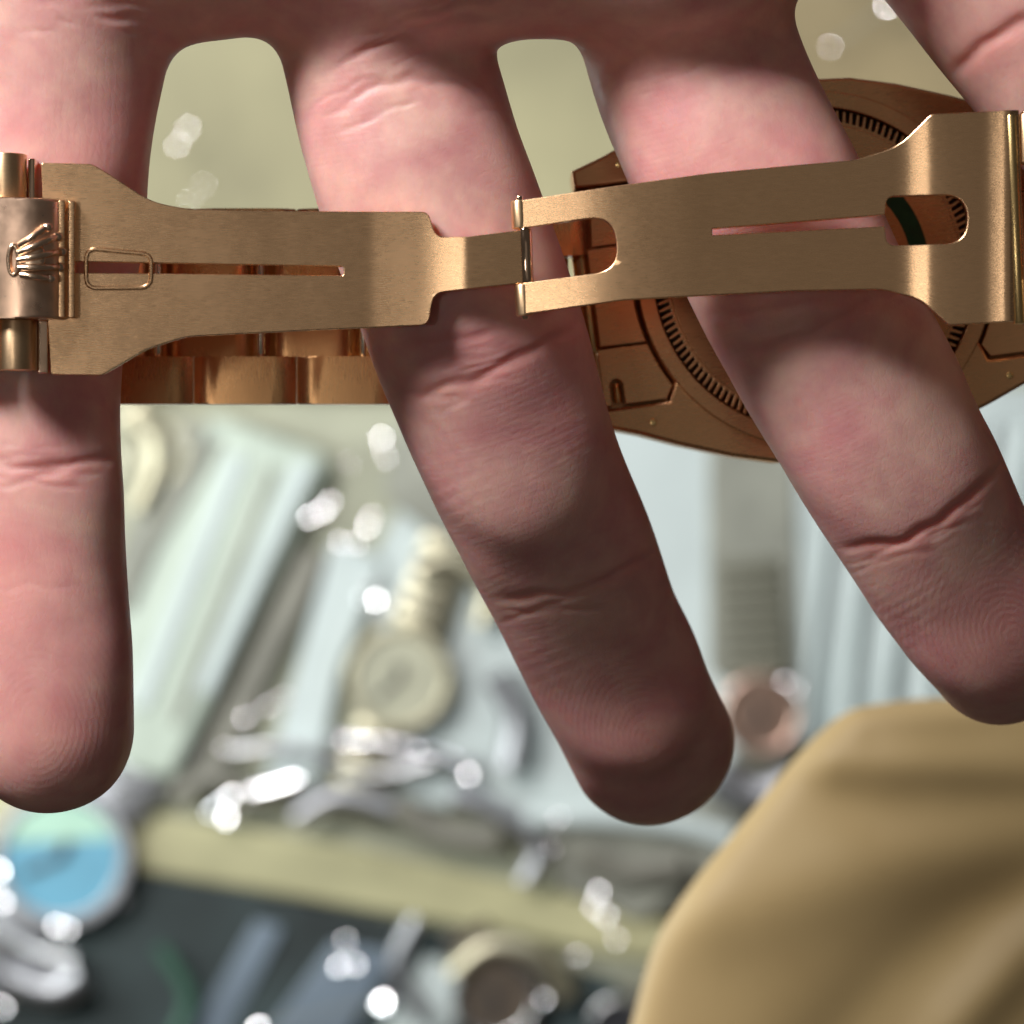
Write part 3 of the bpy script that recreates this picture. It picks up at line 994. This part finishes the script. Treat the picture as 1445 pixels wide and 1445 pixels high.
# right end: rolled edge and the first bracelet piece
zr = ZB + zB(1432)
wobj('rolled_edge', bar2((1426, 163), (1438, 457), zr + 0.45, 0.44, 0.05), M['gold_yellow'], (0, 0, -ZB), parent=blade_b)
wobj('hinge_barrel', bar2((1452, 162), (1454, 231), zr - 0.4, UL(20, 10), 0.12), M['gold_worn'])
wobj('hinge_barrel', bar2((1462, 396), (1464, 460), zr - 0.4, UL(20, 10), 0.12), M['gold_worn'])
wobj('link_end', pbox(1450, 1500, 232, 395, zr - 3.4, zr - 2.0, 0.3), M['gold_link'])
wobj('hinge_plate', pbox(1434, 1440, 163, 232, zr - 1.2, zr + 0.2, 0.1), M['gold_polished'])
arc_links(UX(1520, 0) - 0.0, -1.5, 13.0, math.radians(52), math.radians(-40), 3, UY(330))

# ------------------------------------------------------------------ the counter far below, out of focus
TZ = -600.0
def tray(px, py): return U(px, py, TZ)
def polyplate(pts, z0, z1, bev=1.0, r=8):
    o = fillet([(*tray(p[0], p[1])[:2], UL(p[2] if len(p) > 2 else r, TZ)) for p in pts], 5)
    bm = plate(o, [], z1 - z0, bev)
    bmesh.ops.translate(bm, vec=(0, 0, (z0 + z1) / 2), verts=bm.verts)
    return bm
def centred(bm, px, py, z):
    c = tray(px, py)
    bmesh.ops.translate(bm, vec=(-c[0], -c[1], -z), verts=bm.verts)
    return (c[0], c[1], z)

M['counter'] = plain('pale olive board', (0.36, 0.36, 0.27), 0.5, 0.30, 14)
M['countertop'] = plain('dark wood counter', (0.09, 0.06, 0.04), 0.4, 0.3, 9)  # unseen beyond the liner, kept dark to cut bounce onto the fingers
M['khaki'] = plain('khaki leatherette', (0.30, 0.27, 0.155), 0.55, 0.32, 9)
M['mint'] = plain('mint white acrylic', (0.44, 0.50, 0.43), 0.35, 0.15, 26, stretch=(3, 1, 1))
M['ice'] = plain('ice white velvet', (0.52, 0.58, 0.58), 0.6, 0.12, 16)
M['grey'] = plain('warm grey suede', (0.26, 0.26, 0.22), 0.6, 0.3, 40)
M['greyd'] = plain('grey brown plastic', (0.19, 0.18, 0.15), 0.4, 0.3, 40)
M['yellow'] = plain('mustard rail paint', (0.40, 0.375, 0.22), 0.45, 0.25, 20)
M['navy'] = plain('dark blue green tray felt', (0.026, 0.040, 0.042), 0.7, 0.9, 13)
M['green_tube'] = plain('dark green cord', (0.04, 0.10, 0.07), 0.5)
M['slate'] = plain('slate blue film', (0.16, 0.20, 0.25), 0.35, 0.25, 30)
M['blue'] = plain('sky blue dial', (0.13, 0.33, 0.46), 0.35, 0.1, 60)
M['mintd'] = plain('mint dial', (0.38, 0.58, 0.47), 0.35, 0.08, 60)
M['blackd'] = plain('dark dial', (0.03, 0.03, 0.035), 0.3, 0.3, 90)
M['champ'] = plain('champagne dial', (0.38, 0.37, 0.28), 0.35, 0.15, 90)
M['whited'] = plain('silver white dial', (0.70, 0.72, 0.74), 0.3, 0.08, 60)
M['strap'] = plain('grey brown strap leather', (0.17, 0.165, 0.125), 0.6, 0.4, 60)
M['brownd'] = plain('brown leather', (0.07, 0.05, 0.035), 0.5, 0.5, 60)

bm = bmesh.new()
bmesh.ops.create_grid(bm, x_segments=2, y_segments=2, size=900)
tag(obj('counter_surface', bm, M['countertop'], None, (0, 0, TZ - 6.1)), kind='structure')

def pad(name, pts, z0, z1, mat, label, cat, c, bev=1.0, r=8):
    bm = polyplate(pts, z0, z1, bev, r)
    loc = centred(bm, c[0], c[1], z0)
    return tag(obj(name, bm, mat, None, loc), label, cat)

T = TZ
pad('tray_liner', [(-330, -330), (1850, -330), (1850, 1780), (-330, 1780)], T - 6, T - 5.5, M['counter'], 'pale olive liner board under the mats and trays of the counter', 'board', (700, 640), 0.1)
pad('display_mat', [(-250, -250), (1800, -250), (1800, 250), (900, 470), (560, 560), (-250, 560)], T - 5.5, T - 2, M['khaki'], 'khaki mat seen between the finger bases at the top', 'display mat', (700, 100))
M['tobacco'] = plain('tobacco suede', (0.26, 0.20, 0.105), 0.6, 0.3, 14)
pad('display_mat', [(1060, -300), (1700, -300), (1700, 300), (1200, 300), (1090, 150)], T - 1.8, T - 1, M['tobacco'], 'tobacco brown suede mat seen left of the little finger at the top', 'display mat', (1250, 50), 0.3, 40)
pad('display_board', [(640, 560), (1700, 540), (1700, 1130), (1000, 1190), (690, 1150), (560, 1130), (520, 800)], T - 5.5, T - 1, M['ice'], 'ice white velvet panel between the middle and ring fingers, under the strapped watch', 'display board', (1000, 800))
pad('display_tray', [(205, 1225), (640, 1318), (890, 1390), (840, 1560), (-150, 1560), (-150, 1245)], T - 5.5, T - 1.5, M['navy'], 'dark blue green felt tray in the lower left corner', 'display tray', (300, 1380))
pad('display_pad', [(300, 585), (470, 645), (395, 800), (245, 1100), (90, 1055), (150, 840)], T - 5, T + 7, M['mint'], 'long mint white acrylic slab lying diagonally beside the left fingertip', 'display slab', (300, 850), 2.0, 22)
pad('display_pad', [(470, 760), (545, 790), (480, 950), (445, 1120), (370, 1115)], T - 5, T + 2, M['ice'], 'narrow pale blue strip right of the dark diagonal bar', 'display strip', (460, 950), 1.2, 14)
pad('divider_bar', [(430, 770), (462, 785), (300, 1120), (262, 1110)], T - 5, T + 3, M['greyd'], 'grey brown diagonal bar along the right edge of the mint slab', 'divider bar', (350, 950), 1.0)
pad('divider_bar', [(248, 600), (300, 600), (190, 860), (140, 860)], T - 4.9, T + 9, M['grey'], 'short grey bar crossing the mint slab next to the left finger', 'divider bar', (220, 730), 1.0)
pad('rail', [(-150, 1090), (170, 1140), (480, 1190), (900, 1285), (1010, 1330), (985, 1372), (600, 1300), (200, 1232), (-150, 1180)], T - 5, T - 0.5, M['yellow'], 'mustard yellow rail running across above the dark tray', 'rail', (500, 1240), 2.0)
pad('display_strip', [(470, 1330), (560, 1345), (430, 1560), (300, 1560)], T - 1.4, T + 1, M['slate'], 'slate blue film strip on the dark tray, left of its neighbour', 'film strip', (430, 1450), 0.6)
pad('display_strip', [(600, 1350), (690, 1370), (560, 1560), (480, 1560)], T - 1.4, T + 1.5, M['ice'], 'paler blue film strip on the dark tray, nearer to the cloth', 'film strip', (580, 1450), 0.6)
pad('display_strip', [(360, 1300), (400, 1308), (270, 1560), (210, 1560)], T - 1.4, T - .2, M['slate'], 'dark slate strip on the dark tray under the yellow rail', 'film strip', (310, 1440), 0.4)
pad('display_pad', [(760, 1150), (1000, 1120), (1080, 1180), (900, 1300), (790, 1250)], T - 0.9, T + 4, M['grey'], 'warm grey suede pad below the middle fingertip', 'display pad', (900, 1200), 1.5, 30)
pad('display_pad', [(560, 590), (800, 590), (860, 700), (760, 900), (640, 780), (540, 700)], T - 0.9, T + 1.5, M['grey'], 'grey suede pad behind the middle finger, under the pale gold watch', 'display pad', (700, 700), 1.5, 30)
pad('display_pad', [(1000, 610), (1120, 610), (1130, 960), (1000, 960)], T - 0.9, T + 0.8, M['grey'], 'grey suede pad under the strapped watch', 'display pad', (1065, 780), 0.6, 30)

slab = [o for o in COL.objects if o.get('label', '').startswith('long mint')][0]
for (pts, m) in (([(330, 640), (352, 646), (210, 1000), (190, 990)], 'ice'), ([(380, 660), (392, 662), (255, 1020), (243, 1016)], 'grey'), ([(300, 620), (318, 622), (200, 820), (160, 860)], 'grey'), ([(420, 650), (448, 656), (300, 980), (280, 970)], 'ice')):
    bm = polyplate(pts, T + 7.3, T + 8.6, 0.4, 3)
    c_ = tray(300, 850)
    bmesh.ops.translate(bm, vec=(-c_[0], -c_[1], -(T - 5)), verts=bm.verts)
    obj('slab_strip', bm, M[m], slab)  # pale and grey strips stand in for streaks of glass reflection
# pleated wrapping film on the right
def pleats():
    b = bmesh.new()
    nx, ny = 70, 24
    g = []
    for i in range(nx + 1):
        row = []
        for j in range(ny + 1):
            t, s = i / nx, j / ny
            px = 1120 + 330 * t + 60 * (1 - s); py = 600 + 440 * s
            z = 5 + 4.2 * math.sin(t * 34 + 1.4 * math.sin(s * 3) + t * t * 9) * (0.3 + 0.7 * s) + 1.3 * math.sin(t * 71 + s)
            x, y, _ = tray(px, py)
            row.append(b.verts.new((x, y, TZ + z)))
        g.append(row)
    for i in range(nx):
        for j in range(ny):
            b.faces.new((g[i][j], g[i][j + 1], g[i + 1][j + 1], g[i + 1][j]))
    bmesh.ops.recalc_face_normals(b, faces=b.faces)
    bmesh.ops.solidify(b, geom=list(b.faces), thickness=0.4)
    return b
bm = pleats(); loc = centred(bm, 1290, 820, TZ)
tag(obj('pleated_cloth', bm, M['ice'], None, loc), 'pale pleated cloth between the strapped watch and the ring finger', 'cloth')

def far_watch(px, py, r, rot, case, dial, strap, label, links=4, linkw=0.95, z=TZ + 2, half=None, group=None, both=True, name='wristwatch'):
    c = tray(px, py)
    R = UL(r, TZ)
    o = thing(name, label, 'wristwatch', (c[0], c[1], z), rot, group)
    obj('case', cyl((0, 0, 0), (0, 0, 6), R, 40, 1.0), case, o)
    obj('bezel', ring_plate(R * 0.82, R * 1.0, 2.0, 0.5, 48), case, o, (0, 0, 6.6))
    obj('dial', cyl((0, 0, 6.0), (0, 0, 6.5), R * 0.82, 40), dial, o)
    if half:
        pts = [(R * 0.80 * math.cos(a), R * 0.80 * math.sin(a)) for a in np.linspace(math.radians(20) - rot, math.radians(165) - rot, 20)]
        obj('dial_sector', plate(pts, [], 0.3, 0.05), half, o, (0, 0, 6.75))
    obj('hour_hand', rbox(0, -R * 0.3, 0, R * 0.09, R * 0.6, 0.3, 0.05), M['blackd'], o, (0, 0, 7.2), (0, 0, -0.5))
    obj('minute_hand', rbox(0, R * 0.12, 0, R * 0.13, R * 0.3, 0.3, 0.05), M['blackd'], o, (0, 0, 7.5), (0, 0, 0.3))
    obj('winding_crown', cyl((R * 0.98, 0, 3), (R * 1.12, 0, 3), R * 0.12, 16, 0.3), case, o)
    lm = finish(rbox(0, 0, 0, R * linkw, R * 0.34, 3.0, 0.9), 'link', strap)
    for s in ((1, -1) if both else (1,)):
        for k in range(links):
            obj('link', lm, None, o, (0, s * (R * 1.12 + R * 0.37 * k), 2.4 - 0.25 * k))
    return o
far_watch(93, 1205, 98, math.radians(-38), M['steel_dull'], M['blue'], M['steel_dull'], 'large steel watch with a bright blue and mint dial in the lower left', 4, 1.1, half=M['mintd'])
far_watch(565, 955, 74, math.radians(-20), M['gold_far'], M['champ'], M['gold_far'], 'pale gold watch with a champagne dial left of the middle finger', 5, 1.0)
far_watch(1070, 1005, 56, math.radians(4), M['rose_far'], M['rose_far'], M['strap'], 'rose gold watch on a grey strap right of the middle fingertip', 8, 1.6)
far_watch(700, 1400, 62, math.radians(25), M['steel'], M['brownd'], M['brownd'], 'dark brown watch at the bottom edge beside the yellow cloth', 2, 1.1)
far_watch(225, 640, 46, math.radians(30), M['gold_far'], M['champ'], M['gold_far'], 'small yellow gold watch next to the left finger just below the bracelet', 2, 1.2)
far_watch(870, 1440, 40, math.radians(-30), M['steel'], M['blackd'], M['strap'], 'small dark dial watch touching the edge of the yellow cloth', 2, 1.2)

# steel bangles: long bright curves
def bangle(pts, r, mat, label, z=TZ + 8):
    P = [Vector((*tray(a, b)[:2], z)) for a, b in pts]
    out = []
    n = len(P)
    for i in range(n - 1):
        p0, p1, p2, p3 = P[max(i - 1, 0)], P[i], P[i + 1], P[min(i + 2, n - 1)]
        for k in range(6):
            t = k / 6
            out.append(0.5 * ((2 * p1) + (p2 - p0) * t + (2 * p0 - 5 * p1 + 4 * p2 - p3) * t * t + (3 * p1 - p0 - 3 * p2 + p3) * t ** 3))
    out.append(P[-1])
    c = sum(out, Vector()) / len(out)
    bm = tube([p - c for p in out], r, 14)
    return tag(obj('bangle', bm, mat, None, c), label, 'bangle')
bangle([(300, 1145), (330, 1122), (375, 1112), (425, 1098)], 2.6, M['steel_mirror'], 'short polished steel bangle end under the mint slab, left of the pale gold watch')
bangle([(470, 1040), (530, 1046), (600, 1058), (650, 1078), (665, 1095)], 2.2, M['steel_mirror'], 'polished steel bangle curving below the pale gold watch')
bangle([(330, 1058), (420, 1052), (520, 1092), (640, 1062)], 1.8, M['steel'], 'thin dull steel bangle below the mint slab')
bangle([(740, 1150), (840, 1148), (960, 1160), (1030, 1180)], 3.0, M['ice'], 'pale tube lying across under the middle fingertip')
bangle([(-10, 1300), (50, 1335), (110, 1350)], 3.0, M['steel'], 'steel bangle below the blue dialled watch')

bangle([(590, 800), (640, 790), (690, 830), (680, 880)], 3.2, M['gold_far'], 'dull gold bangle against the left edge of the middle finger')
bangle([(640, 1120), (700, 1140), (760, 1190), (740, 1240)], 3.0, M['steel_dull'], 'dull steel bangle just left of the middle fingertip')
bangle([(560, 1130), (620, 1170), (700, 1180)], 4.0, M['greyd'], 'grey brown bangle above the yellow rail')
bangle([(420, 1150), (480, 1120), (560, 1140)], 3.0, M['steel_dull'], 'dull steel bangle between the short bright bangle and the rail')
bangle([(700, 950), (730, 1010), (720, 1080)], 4.0, M['steel_dull'], 'upright dull steel bangle beside the middle finger')
bangle([(1010, 1090), (1060, 1120), (1120, 1100)], 6.0, M['steel_dull'], 'thick dull steel bangle under the rose gold watch')
bangle([(820, 1200), (880, 1225), (960, 1215)], 4.0, M['greyd'], 'grey brown bangle left of the cloth on the warm grey pad')
bangle([(640, 1370), (690, 1330), (760, 1345), (800, 1400)], 4.0, M['gold_far'], 'dull gold bangle arched over the dark brown watch')
bangle([(195, 590), (230, 640), (200, 720)], 4.5, M['gold_far'], 'dull gold bangle beside the left finger under the bracelet')
bangle([(250, 1120), (310, 1090), (360, 1130)], 3.0, M['greyd'], 'grey brown bangle at the foot of the mint slab')
bangle([(230, 1330), (270, 1400), (250, 1460)], 2.2, M['green_tube'], 'dark green cord curving down the dark tray')
bangle([(590, 1290), (560, 1360), (600, 1430)], 2.4, M['steel_dull'], 'dull steel bangle standing across the paler film strip')
bangle([(20, 1370), (80, 1390), (120, 1370)], 5.0, M['steel_dull'], 'lower thick dull steel bangle in the bottom left corner')

# ------------------------------------------------------------------ mirror caps added to give the blurred glints
def glint_mirror(bmx, px, py, d, z=TZ + 11):
    """added mirror cap, tilted to flash the key lamp into the lens"""
    c = Vector(U(px, py, z))
    n = ((Vector((0, 0, CAM_Z)) - c).normalized() + (Vector(KEY) - c).normalized()).normalized()
    b = bmesh.new()
    seg = 16
    R = 2.9 * d
    d = 0.34 * R
    rings = [0.0, 0.4, 0.75, 1.0]
    rows = []
    for f in rings:
        rr = d / 2 * f
        zz = math.sqrt(R * R - rr * rr) - R
        rows.append([b.verts.new((0, 0, zz))] if f == 0 else [b.verts.new((rr * math.cos(2 * math.pi * k / seg), rr * math.sin(2 * math.pi * k / seg), zz)) for k in range(seg)])
    low = [b.verts.new((d / 2 * 0.6 * math.cos(2 * math.pi * k / seg), d / 2 * 0.6 * math.sin(2 * math.pi * k / seg), -d * 0.4)) for k in range(seg)]
    for k in range(seg):
        b.faces.new((rows[0][0], rows[1][k], rows[1][(k + 1) % seg]))
        for a, c2 in ((1, 2), (2, 3)):
            b.faces.new((rows[a][k], rows[c2][k], rows[c2][(k + 1) % seg], rows[a][(k + 1) % seg]))
        b.faces.new((rows[3][k], low[k], low[(k + 1) % seg], rows[3][(k + 1) % seg]))
    b.faces.new(list(reversed(low)))
    bmesh.ops.recalc_face_normals(b, faces=b.faces)
    return b, c, n.to_track_quat('Z', 'Y').to_euler()

def glint_mirrors(label, items, cat='chain'):
    cx = sum(i[0] for i in items) / len(items); cy = sum(i[1] for i in items) / len(items)
    base = Vector(U(cx, cy, TZ))
    o = thing('added_glints', label, cat, base)
    P = [Vector(U(i[0], i[1], TZ + 9)) for i in items]
    if len(P) > 1:
        obj('glint_wire', tube([p - base for p in P], 0.3, 8), M['grey'], o)
    else:
        obj('glint_band', tube([(4 * math.cos(a), 4 * math.sin(a), 1.5) for a in np.linspace(0, 2 * math.pi, 20, endpoint=False)], 0.7, 8, closed=True), M['steel'], o)
    for (px, py, d) in items:
        b, c, e = glint_mirror(None, px, py, d)
        obj('glint_mirror', finish(b, 'glint_mirror', M['steel_mirror'], 50), None, o, c - base, e)
    return o
glint_mirrors('cluster of added bright glint mirrors on the top end of the diagonal bar', [(437, 730, 2.4), (455, 721, 2.6), (466, 708, 1.9)])
glint_mirrors('cluster of added glint mirrors right of the mint slab corner', [(480, 765, 1.7), (503, 768, 1.5), (518, 743, 2.1), (524, 729, 1.6)])
glint_mirrors('single very bright added glint mirror above the pale gold watch', [(531, 847, 3.0)], 'ring')
glint_mirrors('three added glint mirrors in a slanting row left of the pale gold watch', [(345, 1012, 1.7), (378, 996, 1.5), (402, 983, 1.0)])
glint_mirrors('added glint mirror at the tip of the short bangle', [(320, 1152, 3.0), (316, 1055, 1.0)])
glint_mirrors('row of added glint mirrors directly under the pale gold watch', [(485, 1045, 1.6), (500, 1046, 1.6), (515, 1046, 2.2), (545, 1047, 1.7), (565, 1052, 1.3), (588, 1058, 1.3)])
glint_mirrors('added glint mirror at the right end of the curving bangle', [(661, 1092, 2.4)], 'ring')
glint_mirrors('faint added glint mirrors near the bracelet left of the middle finger', [(492, 654, 1.0), (538, 618, 2.4), (545, 645, 1.4)])
glint_mirrors('pair of added glint mirrors above the bright one at the bottom edge', [(488, 1325, 1.3), (478, 1362, 2.0), (502, 1360, 1.8)])
glint_mirrors('brightest added glint mirror at the bottom edge on the dark tray', [(541, 1412, 4.2), (365, 1450, 2.8)])
glint_mirrors('two faint added glint mirrors under the middle fingertip', [(788, 1153, 1.2), (778, 1195, 0.9)])
glint_mirrors('cluster of added glint mirrors on the warm grey pad left of the cloth', [(845, 1258, 2.0), (838, 1280, 1.6), (855, 1292, 1.8), (870, 1325, 1.3)])
glint_mirrors('two added glint mirrors close to the upper edge of the cloth', [(895, 1238, 1.3), (955, 1222, 1.1)])
glint_mirrors('two weak added glint mirrors at the bottom left of the cloth', [(815, 1348, 1.1), (767, 1410, 1.3)])
glint_mirrors('added glint mirrors at the left edge of the picture beside the blue dial', [(0, 1228, 2.6), (5, 1272, 1.8)])
glint_mirrors('two added glint mirrors on the steel links below the blue dial', [(80, 1305, 2.0), (96, 1310, 1.8), (5, 1420, 1.8)])
glint_mirrors('two added white glint mirrors between the two left finger bases', [(265, 180, 1.6), (250, 204, 1.7)])
glint_mirrors('faint added glint mirrors just above the bracelet between the left fingers', [(287, 262, 1.0), (268, 285, 1.0)])
glint_mirrors('added glint mirrors beside the little finger at the top edge', [(1252, 8, 2.6), (1172, 66, 1.2)])
glint_mirrors('added glint mirror on the rose gold watch', [(1107, 962, 1.4)], 'ring')

# ------------------------------------------------------------------ the tan cloth, nearer than the counter
M['cloth'] = plain('mustard tan cloth', (0.42, 0.29, 0.115), 0.75, 0.07, 60, 0.25)
def cloth_material():
    t = NT('mustard tan woven cloth')
    v = t.mapping((1, 1, 1))
    n1 = t.noise(v, 45, 3)
    n2 = t.noise(v, 3500, 2)
    t.l(t.ramp(n1, [(0.3, (0.38, 0.27, 0.12)), (0.7, (0.43, 0.315, 0.145))]), t.p.inputs['Base Color'])
    t.p.inputs['Roughness'].default_value = 0.6
    t.p.inputs['Sheen Weight'].default_value = 0.15
    t.l(t.bump(n2, 4e-5, 0.5), t.p.inputs['Normal'])
    return t.m
def cloth():
    edge = [(800, 1750), (860, 1560), (892, 1440), (925, 1330), (975, 1250), (1040, 1170), (1105, 1090), (1150, 1040), (1195, 1005), (1240, 993), (1320, 985), (1400, 988), (1500, 996), (1650, 1010), (1850, 1040)]
    E = []
    P = [Vector(e) for e in edge]
    for i in range(len(P) - 1):
        p0, p1, p2, p3 = P[max(i - 1, 0)], P[i], P[i + 1], P[min(i + 2, len(P) - 1)]
        for k in range(10):
            t = k / 10
            E.append(0.5 * ((2 * p1) + (p2 - p0) * t + (2 * p0 - 5 * p1 + 4 * p2 - p3) * t * t + (3 * p1 - p0 - 3 * p2 + p3) * t ** 3))
    E.append(P[-1])
    hub = Vector((1900, 2000))
    b = bmesh.new()
    ns = 70
    rows = []
    def ridge(x, y, pts, w):
        best = 1e9
        for (ax, ay), (bx, by_) in zip(pts[:-1], pts[1:]):
            dx, dy = bx - ax, by_ - ay
            t = max(0, min(1, ((x - ax) * dx + (y - ay) * dy) / (dx * dx + dy * dy)))
            best = min(best, math.hypot(x - ax - t * dx, y - ay - t * dy))
        return math.exp(-(best / w) ** 2)
    for e in E:
        row = []
        for j in range(-4, ns + 1):
            if j < 0:
                t = 0.0; drop = -j * 2.2; inset = (4 + j) * 0 + (-j) * 3
            else:
                t = (j / ns) ** 1.25; drop = 0; inset = 0
            p = e.lerp(hub, t)
            d = (p - e).length
            if inset:
                dirn = (hub - e).normalized(); p = p + dirn * inset
            x, y = p
            z = -120 - 3.0 * math.exp(-d / 16) - drop
            z += 0.9 * ridge(x, y, [(1180, 1078), (1300, 1078), (1445, 1088), (1600, 1100)], 34)
            z -= 0.35 * ridge(x, y, [(1240, 1040), (1330, 1042), (1440, 1025), (1600, 1010)], 26)
            z -= 0.8 * ridge(x, y, [(1120, 1110), (1240, 1150), (1445, 1135), (1600, 1120)], 46)
            z += 1.5 * 1.0 * ridge(x, y, [(1010, 1290), (1120, 1260), (1300, 1210), (1450, 1180)], 70)
            z -= 0.9 * ridge(x, y, [(1150, 1500), (1260, 1380), (1370, 1290), (1500, 1220)], 50)
            z += 1.5 * 1.5 * ridge(x, y, [(1290, 1540), (1350, 1450), (1445, 1345), (1560, 1260)], 40)
            z += 0.6 * math.sin(x * 0.013 + y * 0.009) + 0.15 * math.sin(x * 0.031 - y * 0.024)
            row.append(b.verts.new(U(x, y, z)))
        rows.append(row)
    for i in range(len(rows) - 1):
        for j in range(len(rows[0]) - 1):
            b.faces.new((rows[i][j], rows[i][j + 1], rows[i + 1][j + 1], rows[i + 1][j]))
    bmesh.ops.recalc_face_normals(b, faces=b.faces)
    if sum(f.normal.z for f in b.faces) < 0: bmesh.ops.reverse_faces(b, faces=b.faces)
    bmesh.ops.solidify(b, geom=list(b.faces), thickness=0.5)
    return b
bm = cloth()
c = Vector(U(1300, 1300, -120))
bmesh.ops.translate(bm, vec=-c, verts=bm.verts)
tag(obj('cloth', bm, cloth_material(), None, c, sharp=80), 'softly folded mustard tan cloth in the lower right corner', 'cloth')
